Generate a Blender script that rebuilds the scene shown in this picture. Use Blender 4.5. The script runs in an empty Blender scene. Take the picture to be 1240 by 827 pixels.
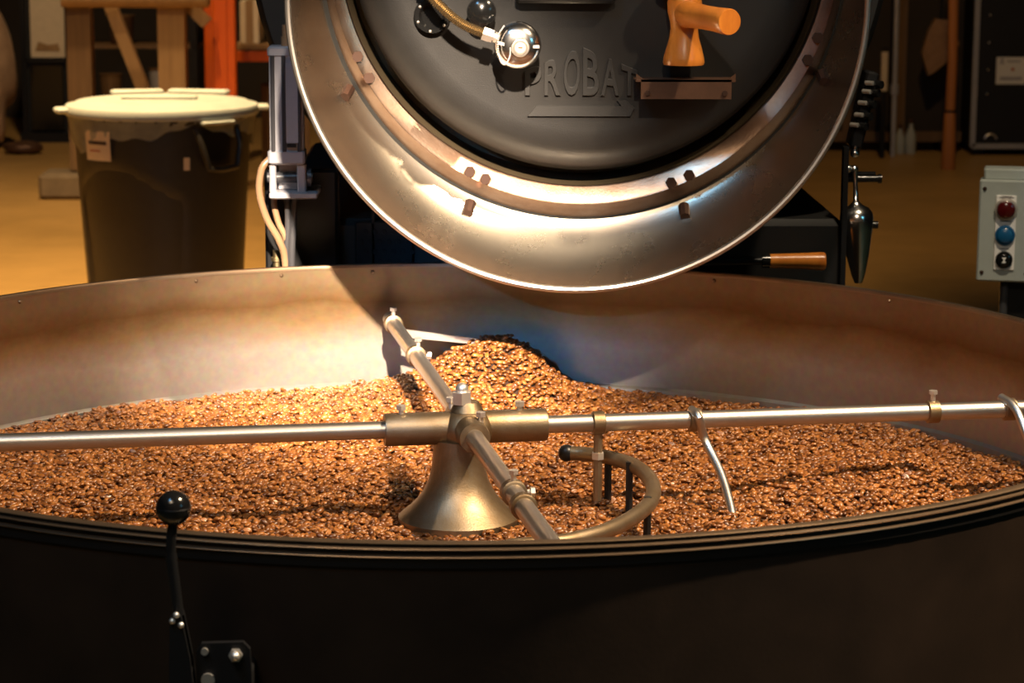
import bpy, math, random
import numpy as np
from mathutils import Vector, Matrix, Quaternion
random.seed(7); RNG = np.random.default_rng(11)
scene = bpy.context.scene
C = scene.collection
PI = math.pi

# ------------------------------------------------------------------ camera
cam_d = bpy.data.cameras.new('camera'); cam = bpy.data.objects.new('camera', cam_d); C.objects.link(cam)
cam_d.sensor_width = 36; cam_d.lens = 85; cam_d.clip_end = 60
PITCH, YAW, ROLL = .1821, .0218, .0042
CAMP = Vector((0, -2.7848, 1.4896))
F = Vector((math.sin(YAW)*math.cos(PITCH), math.cos(YAW)*math.cos(PITCH), -math.sin(PITCH)))
Rt = F.cross(Vector((0, 0, 1))).normalized(); Up = Rt.cross(F)
Xc = Rt*math.cos(ROLL)+Up*math.sin(ROLL); Yc = Up*math.cos(ROLL)-Rt*math.sin(ROLL)
cam.matrix_world = Matrix((( Xc.x, Yc.x, -F.x, CAMP.x), (Xc.y, Yc.y, -F.y, CAMP.y), (Xc.z, Yc.z, -F.z, CAMP.z), (0, 0, 0, 1)))
cam_d.dof.use_dof = True; cam_d.dof.focus_distance = 2.85; cam_d.dof.aperture_fstop = 14
scene.camera = cam

# ------------------------------------------------------------------ world, lights, exposure
w = bpy.data.worlds.new('world'); scene.world = w; w.use_nodes = True
w.node_tree.nodes['Background'].inputs[0].default_value = (.9, .62, .38, 1)
w.node_tree.nodes['Background'].inputs[1].default_value = .035
scene.view_settings.view_transform = 'Standard'; scene.view_settings.look = 'None'
scene.view_settings.gamma = 1; scene.view_settings.use_curve_mapping = False
scene.view_settings.exposure = 0.0

def spot(name, loc, target, energy, col, angle, blend=.5, size=.08):
    d = bpy.data.lights.new(name, 'SPOT'); d.energy = energy; d.color = col; d.spot_size = math.radians(angle)
    d.spot_blend = blend; d.shadow_soft_size = size
    o = bpy.data.objects.new(name, d); C.objects.link(o); o.location = loc
    o.rotation_euler = (Vector(target)-Vector(loc)).to_track_quat('-Z', 'Y').to_euler()
    return o
def area(name, loc, target, energy, col, sx, sy):
    d = bpy.data.lights.new(name, 'AREA'); d.energy = energy; d.color = col; d.shape = 'RECTANGLE'; d.size = sx; d.size_y = sy
    o = bpy.data.objects.new(name, d); C.objects.link(o); o.location = loc
    o.rotation_euler = (Vector(target)-Vector(loc)).to_track_quat('-Z', 'Y').to_euler()
    return o
WARM = (1, .76, .50)
spot('tray_spotlight', (1.55, -.80, 3.3), (.02, -.20, .77), 820, WARM, 40, .7, .04)
spot('wall_spotlight', (.14, -2.9, 3.20), (-.13, .75, .84), 6500, (1, .80, .60), 11.5, 1, .05)
spot('door_spotlight', (.14, -2.9, 3.22), (.05, .6, 1.1), 150, (1, .79, .58), 30, .8, .05)
spot('front_fill_spot', (-.9, -3.2, 4.1), (0, -.8, .9), 170, WARM, 40, .8, .6)  # added fill from behind the camera, brightens rim beads and outer shell
spot('floor_spotlight', (-1.5, 4.4, 4.3), (-1.6, 6.0, 0), 2500, (1, .66, .30), 78, 1, .1)
spot('aisle_spotlight', (2.0, 7.2, 4.3), (2.4, 9.4, 0), 170, (1, .62, .26), 95, .9, .1)
spot('rack_spotlight', (-1.7, 8.0, 4.3), (-1.7, 10.5, .6), 380, (1, .68, .36), 70, .8, .1)
spot('station_fill_spot', (1.0, -.2, 3.8), (.85, 1.25, .9), 260, (1, .80, .55), 36, .7, .06)  # added fill to lift the button box and the right flank
area('cool_fill_area', (-1.3, -2.2, 4.2), (.1, .6, 1.1), 34, (.22, .58, 1), .4, .4)  # added cool lamp for the bluish reflections, no skylight known
spot('blue_patch_spot', (-1.1, -4.4, 2.35), (.09, .78, .86), 300, (.12, .45, 1), 6.5, 1, .05)  # added narrow blue lamp, tints the tray wall below the chute

area('cool_glint_area', (3.2, -2.6, 2.4), (.1, .5, 1.3), 6, (.15, .62, .85), .5, .5)  # added cool lamp for a teal glint on the dish, no window known

# ------------------------------------------------------------------ materials
def nodes(name):
    m = bpy.data.materials.new(name); m.use_nodes = True
    nt = m.node_tree; return m, nt, nt.nodes['Principled BSDF']
def mat(name, col, rough=.5, metal=0., var=0., vscale=20., col2=None, bump=0., bscale=200., stretch=None, spec=None, trans=0., alpha=1., coat=0., rvar=0.):
    m, nt, b = nodes(name); N = nt.nodes; L = nt.links
    b.inputs['Base Color'].default_value = (*col, 1); b.inputs['Roughness'].default_value = rough; b.inputs['Metallic'].default_value = metal
    if spec is not None: b.inputs['Specular IOR Level'].default_value = spec
    b.inputs['Transmission Weight'].default_value = trans; b.inputs['Alpha'].default_value = alpha; b.inputs['Coat Weight'].default_value = coat
    tc = N.new('ShaderNodeTexCoord'); mp = N.new('ShaderNodeMapping'); L.new(tc.outputs['Object'], mp.inputs[0])
    if stretch: mp.inputs['Scale'].default_value = stretch
    if var or col2:
        n = N.new('ShaderNodeTexNoise'); n.inputs['Scale'].default_value = vscale; n.inputs['Detail'].default_value = 6; n.inputs['Roughness'].default_value = .65
        L.new(mp.outputs[0], n.inputs['Vector'])
        r = N.new('ShaderNodeValToRGB'); r.color_ramp.elements[0].position = .32; r.color_ramp.elements[1].position = .70
        c2 = col2 or tuple(c*(1-var) for c in col)
        r.color_ramp.elements[0].color = (*c2, 1); r.color_ramp.elements[1].color = (*col, 1)
        L.new(n.outputs['Fac'], r.inputs[0]); L.new(r.outputs[0], b.inputs['Base Color'])
        if rvar:
            q = N.new('ShaderNodeMapRange'); q.inputs[3].default_value = rough+rvar; q.inputs[4].default_value = max(.02, rough-rvar)
            L.new(n.outputs['Fac'], q.inputs[0]); L.new(q.outputs[0], b.inputs['Roughness'])
    if bump:
        n2 = N.new('ShaderNodeTexNoise'); n2.inputs['Scale'].default_value = bscale; n2.inputs['Detail'].default_value = 4
        L.new(mp.outputs[0], n2.inputs['Vector'])
        bp = N.new('ShaderNodeBump'); bp.inputs['Strength'].default_value = bump; bp.inputs['Distance'].default_value = .002
        L.new(n2.outputs['Fac'], bp.inputs['Height']); L.new(bp.outputs[0], b.inputs['Normal'])
    return m
def wood_mat(name, col, col2, scale=6., stretch=(1, 1, .1), rough=.4):
    m = mat(name, col, rough, 0, 0, scale*8, col2, .15, scale*20, stretch)
    return m

M = {}
M['concrete'] = mat('ochre_concrete', (.50, .30, .10), .42, 0, .35, 1.3, None, .1, 30, rvar=.1)
M['dark_wall'] = mat('dark_wall_paint', (.035, .024, .015), .8, 0, .4, 2)
M['ceiling'] = mat('dark_ceiling', (.02, .016, .012), .9)
M['black'] = mat('black_paint', (.010, .010, .010), .5, 0, .3, 8)
M['door_black'] = mat('black_cast_iron', (.0115, .0105, .0095), .52, .0, .35, 18, None, .14, 700)
M['black_gloss'] = mat('black_plastic', (.008, .008, .008), .16)
M['black_satin'] = mat('black_steel', (.012, .012, .013), .38, .3)
M['steel'] = mat('steel_pipe', (.60, .55, .50), .38, 1, .12, 30, None, .05, 400)
M['hub'] = mat('cast_hub_metal', (.36, .285, .20), .46, .95, .0, 22, (.24, .16, .08), .12, 500)
M['chrome'] = mat('polished_chrome', (.82, .80, .78), .2, 1)
M['nickel'] = mat('nickel_bolt', (.80, .76, .70), .36, .85)
M['dish'] = mat('worn_stainless', (.52, .48, .41), .27, 1, .0, 10, (.44, .40, .33), rvar=.03)
M['band'] = mat('coppery_steel', (.46, .33, .25), .30, 1, .0, 20, (.33, .20, .13), .08, 300)
M['lipm'] = mat('lip_steel', (.55, .50, .44), .36, 1)
M['brass'] = mat('dull_brass', (.42, .33, .18), .45, 1)
M['conduit'] = mat('ribbed_bronze', (.26, .19, .10), .4, .9)
M['throat'] = mat('dull_throat_metal', (.16, .12, .07), .5, .8)
M['rust_bolt'] = mat('browned_bolt', (.06, .032, .022), .45, .7)
M['wood_orange'] = wood_mat('varnished_orange_wood', (.68, .24, .035), (.50, .15, .02), 6, (1, .25, .25), .32)
M['wood_tan'] = wood_mat('tan_timber', (.36, .22, .10), (.27, .16, .07), 4, (1, 1, .08), .6)
M['wood_dark'] = wood_mat('brown_timber', (.17, .095, .04), (.11, .06, .025), 4, (1, 1, .08), .6)
M['wood_pole'] = wood_mat('reddish_pole', (.50, .20, .06), (.38, .14, .04), 4, (1, 1, .08), .5)
M['orange_paint'] = mat('orange_rack_paint', (.80, .13, .012), .45, 0, .15, 10)
M['bin_plastic'] = mat('dark_brown_plastic', (.030, .025, .019), .5, 0, .25, 30, None, .1, 300)
M['lid_plastic'] = mat('pale_grey_plastic', (.40, .43, .42), .5, 0, .12, 8)
M['liner'] = mat('clear_plastic_liner', (.52, .54, .46), .35, 0, .3, 20, None, .3, 40, trans=.35, alpha=.62)
M['paper'] = mat('cream_paper', (.70, .58, .42), .7, 0, .1, 30)
M['ink'] = mat('dark_print', (.05, .03, .03), .7)
M['redink'] = mat('red_print', (.45, .10, .05), .7)
M['white'] = mat('white_plate', (.75, .75, .74), .5)
M['grey_box'] = mat('grey_enamel', (.36, .40, .38), .42, 0, .1, 30)
M['red_btn'] = mat('red_lens', (.07, .004, .004), .15, coat=.6)
M['blue_btn'] = mat('blue_cap', (.01, .09, .22), .25)
M['cyl_grey'] = mat('anodised_grey', (.46, .46, .50), .4, .25, .15, 20)
M['hose_clear'] = mat('tan_hose', (.30, .18, .10), .3)
M['hose_dark'] = mat('dark_hose', (.05, .05, .055), .35)
M['rod_brown'] = mat('browned_angle', (.12, .06, .035), .45, .5, .3, 30)
M['sack'] = mat('cloudy_plastic_sack', (.62, .42, .28), .35, 0, .45, 6, None, .6, 14)
M['footing'] = mat('grey_brown_stone', (.18, .13, .08), .8, 0, .3, 12)
M['foil'] = mat('tan_foil', (.45, .27, .14), .3, .4, .3, 18, None, .7, 20)
M['stud'] = mat('outer_shell_brown', (.027, .016, .010), .45, .3, .5, 9, None, .06, 200)
M['rim'] = mat('rim_brown_steel', (.32, .22, .14), .36, .9, .2, 25)
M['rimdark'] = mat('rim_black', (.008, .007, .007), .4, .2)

def tray_wall_mat():
    m, nt, b = nodes('stained_stainless_wall'); N = nt.nodes; L = nt.links
    tc = N.new('ShaderNodeTexCoord'); sp = N.new('ShaderNodeSeparateXYZ'); L.new(tc.outputs['Object'], sp.inputs[0])
    mp = N.new('ShaderNodeMapping'); mp.inputs['Scale'].default_value = (1, 1, 2.5); L.new(tc.outputs['Object'], mp.inputs[0])
    n = N.new('ShaderNodeTexNoise'); n.inputs['Scale'].default_value = 7; n.inputs['Detail'].default_value = 7; n.inputs['Roughness'].default_value = .6; L.new(mp.outputs[0], n.inputs[0])
    # roasting residue: a brown tide band under the rim (object z runs .70-.95)
    ad = N.new('ShaderNodeMath'); ad.operation = 'MULTIPLY_ADD'; ad.inputs[1].default_value = .05; L.new(n.outputs['Fac'], ad.inputs[0]); L.new(sp.outputs['Z'], ad.inputs[2])
    mr = N.new('ShaderNodeMapRange'); mr.inputs[1].default_value = .72; mr.inputs[2].default_value = .985; L.new(ad.outputs[0], mr.inputs[0])
    r = N.new('ShaderNodeValToRGB'); L.new(mr.outputs[0], r.inputs[0]); e = r.color_ramp.elements
    e[0].position = 0; e[0].color = (.44, .41, .39, 1)
    e[1].position = 1; e[1].color = (.31, .22, .14, 1)
    for pos, col in ((.50, (.50, .45, .40)), (.66, (.34, .23, .12)), (.75, (.20, .11, .042)), (.85, (.27, .18, .10))):
        k = e.new(pos); k.color = (*col, 1)
    n3 = N.new('ShaderNodeTexNoise'); n3.inputs['Scale'].default_value = 90; n3.inputs['Detail'].default_value = 5; L.new(tc.outputs['Object'], n3.inputs[0])
    mx = N.new('ShaderNodeMix'); mx.data_type = 'RGBA'; mx.blend_type = 'MULTIPLY'; mx.inputs[0].default_value = .35
    L.new(r.outputs[0], mx.inputs[6]); L.new(n3.outputs['Color'], mx.inputs[7])
    L.new(mx.outputs[2], b.inputs['Base Color'])
    b.inputs['Metallic'].default_value = .88
    q = N.new('ShaderNodeMapRange'); q.inputs[3].default_value = .36; q.inputs[4].default_value = .50; L.new(n.outputs['Fac'], q.inputs[0]); L.new(q.outputs[0], b.inputs['Roughness'])
    return m
M['tray_wall'] = tray_wall_mat()

def bean_mat():
    m, nt, b = nodes('roasted_coffee_bean'); N = nt.nodes; L = nt.links
    oi = N.new('ShaderNodeObjectInfo'); r = N.new('ShaderNodeValToRGB'); L.new(oi.outputs['Random'], r.inputs[0])
    e = r.color_ramp.elements; e[0].position = 0; e[0].color = (.10, .030, .006, 1); e[1].position = 1; e[1].color = (.43, .165, .038, 1)
    k = e.new(.5); k.color = (.255, .086, .018, 1)
    tc = N.new('ShaderNodeTexCoord'); n = N.new('ShaderNodeTexNoise'); n.inputs['Scale'].default_value = 400; n.inputs['Detail'].default_value = 2; L.new(tc.outputs['Object'], n.inputs[0])
    mx = N.new('ShaderNodeMix'); mx.data_type = 'RGBA'; mx.blend_type = 'MULTIPLY'; mx.inputs[0].default_value = .3
    L.new(r.outputs[0], mx.inputs[6]); L.new(n.outputs['Color'], mx.inputs[7]); L.new(mx.outputs[2], b.inputs['Base Color'])
    b.inputs['Roughness'].default_value = .36; b.inputs['Specular IOR Level'].default_value = .6
    return m
M['bean'] = bean_mat()
M['bean_bed'] = mat('bean_bed_gap_shade', (.035, .012, .004), .8, 0, .5, 200)  # near-black colour paints the shade in the gaps between beans

# ------------------------------------------------------------------ mesh helpers
class MB:
    def __init__(s): s.v = []; s.f = []
    def add(s, v, f):
        o = len(s.v); s.v += [Vector(p) for p in v]; s.f += [[i+o for i in q] for q in f]; return s
    def box(s, c, d, rot=None):
        x, y, z = d[0]/2, d[1]/2, d[2]/2
        v = [Vector(p) for p in ((-x,-y,-z),(x,-y,-z),(x,y,-z),(-x,y,-z),(-x,-y,z),(x,-y,z),(x,y,z),(-x,y,z))]
        if rot is not None: v = [rot @ p for p in v]
        return s.add([p+Vector(c) for p in v], [(0,3,2,1),(4,5,6,7),(0,1,5,4),(1,2,6,5),(2,3,7,6),(3,0,4,7)])
    def bbox(s, c, d, b=.003, rot=None):          # box with chamfered edges
        x, y, z = d[0]/2, d[1]/2, d[2]/2; v = []; R = []
        for (dx, dy, zz) in ((x-b, y-b, -z), (x, y, -z+b), (x, y, z-b), (x-b, y-b, z)):
            cx = x-(x-dx); e = b
            R.append([(-dx+e,-dy,zz),(dx-e,-dy,zz),(dx,-dy+e,zz),(dx,dy-e,zz),(dx-e,dy,zz),(-dx+e,dy,zz),(-dx,dy-e,zz),(-dx,-dy+e,zz)])
        for r in R: v += [Vector(p) for p in r]
        f = [list(range(7, -1, -1)), list(range(24, 32))]
        for k in range(3):
            for i in range(8): j = (i+1) % 8; f.append((k*8+i, k*8+j, k*8+8+j, k*8+8+i))
        if rot is not None: v = [rot @ p for p in v]
        return s.add([p+Vector(c) for p in v], f)
    def tube(s, pts, r, n=12, cap=True, closed=False):
        pts = [Vector(p) for p in pts]; k = len(pts)
        rs = r if isinstance(r, (list, tuple)) else [r]*k
        T = []
        for i in range(k):
            a = pts[(i-1) % k] if (i or closed) else pts[i]; b = pts[(i+1) % k] if (i < k-1 or closed) else pts[i]
            T.append((b-a).normalized())
        ref = Vector((0, 0, 1)) if abs(T[0].z) < .9 else Vector((1, 0, 0))
        u = T[0].cross(ref).normalized(); v = []
        for i in range(k):
            if i:
                u = (u-T[i]*u.dot(T[i])).normalized()
            ww = T[i].cross(u)
            for j in range(n):
                a = 2*PI*j/n; v.append(pts[i]+(u*math.cos(a)+ww*math.sin(a))*rs[i])
        f = []
        for i in range(k if closed else k-1):
            i2 = (i+1) % k
            for j in range(n): j2 = (j+1) % n; f.append((i*n+j, i*n+j2, i2*n+j2, i2*n+j))
        if cap and not closed: f.append(list(range(n-1, -1, -1))); f.append([(k-1)*n+j for j in range(n)])
        return s.add(v, f)
    def cyl(s, a, b, r, r2=None, n=20): return s.tube([a, b], [r, r if r2 is None else r2], n)
    def lathe(s, prof, c=(0, 0, 0), axis='Z', n=48, a0=0., a1=2*PI, rfun=None, rot=None):
        full = abs(a1-a0-2*PI) < 1e-6; m = n if full else n+1; v = []
        for i in range(m):
            a = a0+(a1-a0)*i/n
            for (r, h) in prof:
                rr = rfun(r, h, a) if rfun else r
                x, y = rr*math.cos(a), rr*math.sin(a)
                p = Vector((x, y, h)) if axis == 'Z' else (Vector((x, h, y)) if axis == 'Y' else Vector((h, x, y)))
                if rot is not None: p = rot @ p
                v.append(p+Vector(c))
        k = len(prof); f = []
        for i in range(n):
            i2 = (i+1) % m
            for j in range(k-1): f.append((i*k+j, i2*k+j, i2*k+j+1, i*k+j+1))
        return s.add(v, f)
    def ball(s, c, r, n=16, m=10, sc=(1, 1, 1)):
        v = [(0, 0, -r*sc[2])]; f = []
        for i in range(1, m):
            t = -PI/2+PI*i/m
            for j in range(n): a = 2*PI*j/n; v.append((r*sc[0]*math.cos(t)*math.cos(a), r*sc[1]*math.cos(t)*math.sin(a), r*sc[2]*math.sin(t)))
        v.append((0, 0, r*sc[2])); L = len(v)-1
        for j in range(n): f.append((0, 1+(j+1) % n, 1+j)); f.append((L, 1+(m-2)*n+j, 1+(m-2)*n+(j+1) % n))
        for i in range(m-2):
            for j in range(n): j2 = (j+1) % n; f.append((1+i*n+j, 1+i*n+j2, 1+(i+1)*n+j2, 1+(i+1)*n+j))
        return s.add([Vector(p)+Vector(c) for p in v], f)
    def prism(s, poly, depth, fr):               # poly of 2D points; fr(u, v, d) -> 3D
        n = len(poly); v = [fr(u, q, 0) for u, q in poly]+[fr(u, q, depth) for u, q in poly]
        f = [list(range(n)), list(range(2*n-1, n-1, -1))]
        for i in range(n): j = (i+1) % n; f.append((i, n+i, n+j, j))
        return s.add(v, f)
    def hexbolt(s, p, axis, r=.006, h=.006, shank=0.):
        a = Vector(axis).normalized(); p = Vector(p)
        if shank: s.tube([p-a*.002, p+a*shank], r*.55, 10)
        s.tube([p+a*shank, p+a*(shank+h)], r, 6); return s

def origin_of(o):
    t = Vector((0, 0, 0))
    while o is not None: t += Vector(o.location); o = o.parent
    return t
def obj(name, mb, m, parent=None, smooth=35, label=None, kind=None):
    me = bpy.data.meshes.new(name)
    vs = mb.v
    if parent is not None: org = origin_of(parent); loc = Vector((0, 0, 0))
    else:
        xs = [p.x for p in vs]; ys = [p.y for p in vs]; zs = [p.z for p in vs]
        org = Vector(((min(xs)+max(xs))/2, (min(ys)+max(ys))/2, min(zs))); loc = org
    me.from_pydata([tuple(p-org) for p in vs], [], mb.f)
    import bmesh
    bm = bmesh.new(); bm.from_mesh(me); bmesh.ops.recalc_face_normals(bm, faces=bm.faces); bm.to_mesh(me); bm.free()
    if smooth:
        me.polygons.foreach_set('use_smooth', [True]*len(me.polygons)); me.set_sharp_from_angle(angle=math.radians(smooth))
    me.materials.append(M[m] if isinstance(m, str) else m)
    o = bpy.data.objects.new(name, me); C.objects.link(o); o.location = loc
    if parent is not None: o.parent = parent
    if label: o['label'] = label
    if kind: o['kind'] = kind
    return o
def thing(name, label, cat, loc, group=None):
    o = bpy.data.objects.new(name, None); C.objects.link(o); o.location = loc; o.empty_display_size = .05
    o['label'] = label; o['category'] = cat
    if group: o['group'] = group
    return o
def tag(o, label, cat, group=None):
    o['label'] = label; o['category'] = cat
    if group: o['group'] = group
    return o
def bez(p0, p1, p2, p3, n=14):
    P = [Vector(p) for p in (p0, p1, p2, p3)]; out = []
    for i in range(n+1):
        t = i/n; out.append(P[0]*(1-t)**3+P[1]*3*t*(1-t)**2+P[2]*3*t*t*(1-t)+P[3]*t**3)
    return out
def catmull(pts, k=6):
    P = [Vector(p) for p in pts]; P = [P[0]*2-P[1]]+P+[P[-1]*2-P[-2]]; out = []
    for i in range(1, len(P)-2):
        for j in range(k):
            t = j/k; a, b, c, d = P[i-1:i+3]
            out.append(.5*((2*b)+(c-a)*t+(2*a-5*b+4*c-d)*t*t+(3*b-a-3*c+d)*t**3))
    out.append(P[-2]); return out

# ------------------------------------------------------------------ the room
obj('floor', MB().box((0, 3.8, -.05), (13, 20.4, .1)), 'concrete', kind='structure')
obj('wall_back', MB().box((0, 13.8, 2.25), (13, .2, 4.5)), 'dark_wall', kind='structure')
obj('wall_left', MB().box((-6.4, 3.7, 2.25), (.2, 20, 4.5)), 'dark_wall', kind='structure')
obj('wall_right', MB().box((6.4, 3.7, 2.25), (.2, 20, 4.5)), 'dark_wall', kind='structure')
obj('ceiling', MB().box((0, 3.8, 4.55), (13, 20.4, .1)), 'ceiling', kind='structure')

# ------------------------------------------------------------------ cooling tray
tray = thing('cooling_tray', 'huge round steel cooling tray with dark outer shell holding the coffee beans', 'cooling tray', (0, 0, 0))
R = .80; RZ = .95
obj('outer_shell', MB().lathe([(.790, .930), (.7985, .9295), (.799, .929), (.799, .30), (.77, .28), (.0, .28)], n=160), 'stud', tray)
obj('inner_wall', MB().lathe([(.790, .9495), (.789, .69), (.780, .685)], n=160), 'tray_wall', tray)
obj('wall_ledge', MB().lathe([(.7895, .772), (.7880, .7715), (.785, .768), (.784, .755)], n=160), 'tray_wall', tray)
rim = obj('rim', MB().lathe([(.7895, .944), (.7895, .9485), (.7905, .95), (.7985, .95), (.80, .9492), (.80, .9484), (.7955, .948), (.7955, .926)], n=200), 'rim', tray, label='browned steel rim flange')
obj('bead', MB().lathe([(.7955, .9460), (.8000, .9459), (.8020, .9452), (.8024, .9444), (.8016, .9436), (.7955, .9434)], n=200), 'rim', rim)
obj('bead', MB().lathe([(.7955, .9394), (.8012, .9392), (.8032, .9385), (.8036, .9377), (.8028, .9369), (.7955, .9366)], n=200), 'rim', rim)
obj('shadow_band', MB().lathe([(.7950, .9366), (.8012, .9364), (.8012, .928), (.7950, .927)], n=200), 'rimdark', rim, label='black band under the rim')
obj('gasket', MB().lathe([(.7950, .9482), (.7985, .948), (.7985, .9366), (.7950, .9364)], n=200), 'rimdark', rim)
obj('sieve_floor', MB().lathe([(0, .70), (.789, .70), (.789, .69), (0, .69)], n=120), 'rod_brown', tray)
for a in (45, 135, 225, 315):
    x, y = .66*math.cos(math.radians(a)), .66*math.sin(math.radians(a))
    obj('leg', MB().box((x, y, .145), (.09, .09, .29)), 'black_satin', tray)
for a in (109.5, 99.5, 119, 62, 41, 140):
    t = math.radians(a); c = Vector((math.cos(t), math.sin(t), 0))
    p = c*.7895; p.z = .9385
    obj('rivet', MB().lathe([(0, .0022), (.0014, .002), (.0024, .001), (.003, 0), (0, 0)], tuple(p), 'Z', 10, rot=(-c).to_track_quat('Z', 'Y').to_matrix()), 'rim', tray)

# ------------------------------------------------------------------ stirrer
ARZ = .874; A = math.radians(8.6)
st = thing('stirring_arms', 'four-armed steel stirrer with cone-shaped hub rising from the coffee beans', 'stirrer', (0, 0, .70))
ex = Vector((math.cos(A), math.sin(A), 0)); ey = Vector((-math.sin(A), math.cos(A), 0)); ez = Vector((0, 0, 1))
HC = Vector((.008, 0, ARZ))
def L_(u, v, z=0.): return HC+ex*u+ey*v+ez*z
obj('hub_cone', MB().lathe([(.0, .70), (.070, .70), (.0715, .764), (.0715, .7665), (.0675, .7700), (.0590, .7770), (.0500, .7860), (.0420, .7970), (.0355, .8110), (.0315, .828), (.030, .845), (.0295, .86), (0, .86)], (-.002, 0, 0), n=64), 'hub', st, label='flared golden-brown metal cone')
hubp = MB()
hubp.ball(tuple(HC+ez*-.002), .033, 28, 18, (1, 1, .82))
hubp.tube([L_(-.098, 0), L_(-.095, 0), L_(.092, 0), L_(.095, 0)], [.0185, .0195, .0195, .0185], 32)
hubp.tube([L_(0, .070), L_(0, .067), L_(0, -.058), L_(0, -.061)], [.0165, .0175, .0185, .0175], 32)
hubp.tube([HC+ez*.02, HC+ez*.031], [.020, .014], 24)
hub = obj('hub', hubp, 'hub', st, 40, label='cast four-way sleeve hub')
nut = MB(); nut.tube([HC+ez*.029+Vector((-.006, -.004, 0)), HC+ez*.0435+Vector((-.006, -.004, 0))], .0122, 6); nut.ball(tuple(HC+ez*.0465+Vector((-.006, -.004, 0))), .0078, 14, 10)
obj('cap_nut', nut, 'nickel', hub, label='chrome domed nut')
for (u, v) in ((-.078, 0), (.063, 0), (.010, -.040), (-.012, .048)):
    rr = .0165 if abs(u) < .05 else .019
    obj('set_bolt', MB().hexbolt(L_(u, v, rr-.002), (0, 0, 1), .0062, .0055, .0065), 'nickel', hub)
def arm(p0, p1):
    d = (p1-p0).normalized()
    return obj('arm', MB().tube([p0, p1-d*.002, p1], [.0105, .0105, .009], 24), 'steel', st, label='round steel stirring arm')
armL = arm(L_(-.06, 0), L_(-.755, 0)); armR = arm(L_(.06, 0), L_(.745, 0))
armF = arm(L_(0, -.03), L_(0, -.752)); armB = arm(L_(0, .03), L_(0, .752))
def collar(par, u, v, d, bolt=(0, 0, 1)):
    d = Vector(d); p = L_(u, v)
    c = obj('clamp_collar', MB().tube([p-d*.0075, p-d*.0065, p+d*.0065, p+d*.0075], [.0125, .0140, .0140, .0125], 20), 'hub', par)
    return p
def lugbolt(par, p, h=.012):
    obj('clamp_bolt', MB().hexbolt(p+ez*.010, (0, 0, 1), .0055, .0045, h), 'nickel', par)
p1 = collar(armR, .158, 0, ex)
obj('hanger_rod', MB().tube([p1-ez*.008, p1-ez*.095], .0055, 10), 'hub', armR)
# bent plough tube
Z = .826
tp = catmull([(.128, .072, Z), (.150, .066, Z), (.178, .048, Z), (.203, .012, Z), (.218, -.045, Z), (.220, -.115, Z-.002), (.2035, -.190, Z-.003), (.163, -.270, Z-.004), (.117, -.318, Z-.004), (.0845, -.336, Z-.003), (.045, -.349, Z-.003)], 6)
pl = obj('plough_tube', MB().tube(tp, [.0080]+[.0088]*(len(tp)-2)+[.0080], 18), 'hub', st, label='bent hook-shaped stirring tube')
obj('tube_cap', MB().ball((.129, .0715, Z), .0105, 14, 10), 'black_satin', pl)
for q in ((.178, .046), (.209, -.170), (.2005, .0)):
    obj('peg', MB().tube([(q[0], q[1], Z+.006), (q[0], q[1], Z-.060)], .0045, 10), 'black_satin', pl)
obj('peg_nut', MB().hexbolt(p1-ez*.044, (0, 0, 1), .0078, .008), 'nickel', armR)
# thin bent scraper rod
p2 = collar(armR, .276, 0, ex)
rodp = catmull([p2+Vector((-.004, .002, .012)), p2+Vector((.003, -.018, .006)), (.2925, .034, .852), (.3090, .001, .818), (.3165, -.035, .790), (.3187, -.058, .772), (.319, -.066, .760)], 5)
obj('scraper_rod', MB().tube(rodp, .0052, 12), 'steel', armR, label='thin bent rod dipping into the beans')
p3 = collar(armR, .574, 0, ex); lugbolt(armR, p3, .012)
p4 = collar(armR, .672, 0, ex); collar(armR, .700, 0, ex)
obj('scraper_rod', MB().tube(catmull([p4+Vector((-.01, .004, .014)), p4+Vector((.004, -.02, .004)), (.690, .045, .838), (.712, -.02, .800), (.715, -.05, .765)], 5), .0055, 12), 'steel', armR)
# arm at the back
p5 = collar(armB, 0, .455, ey); lugbolt(armB, p5+ex*.003, .010); obj('clamp_bolt', MB().hexbolt(p5+ex*.012, ex, .0055, .0045, .004), 'nickel', armB)
p6 = collar(armB, 0, .705, ey); lugbolt(armB, p6, .010)
bl = MB(); a_, b_ = Vector((-.098, .700, .862)), Vector((.062, .655, .852)); dv = (b_-a_).normalized(); nv = Vector((-dv.y, dv.x, 0)).normalized()
bl.add([a_-nv*.0025-ez*.006, b_-nv*.0025-ez*.0035, b_-nv*.0025+ez*.0035, a_-nv*.0025+ez*.006, a_+nv*.0025-ez*.006, b_+nv*.0025-ez*.0035, b_+nv*.0025+ez*.0035, a_+nv*.0025+ez*.006],
       [(0,1,2,3),(7,6,5,4),(0,4,5,1),(1,5,6,2),(2,6,7,3),(3,7,4,0)])
obj('scraper_blade', bl, 'nickel', armB, 20, label='bright flat scraper bar')
p7 = collar(armF, 0, -.322, ey); lugbolt(armF, p7, .010); obj('clamp_bolt', MB().hexbolt(p7+ex*.012, ex, .0055, .0045, .006), 'nickel', armF)
p8 = collar(armF, 0, -.380, ey)

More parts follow.
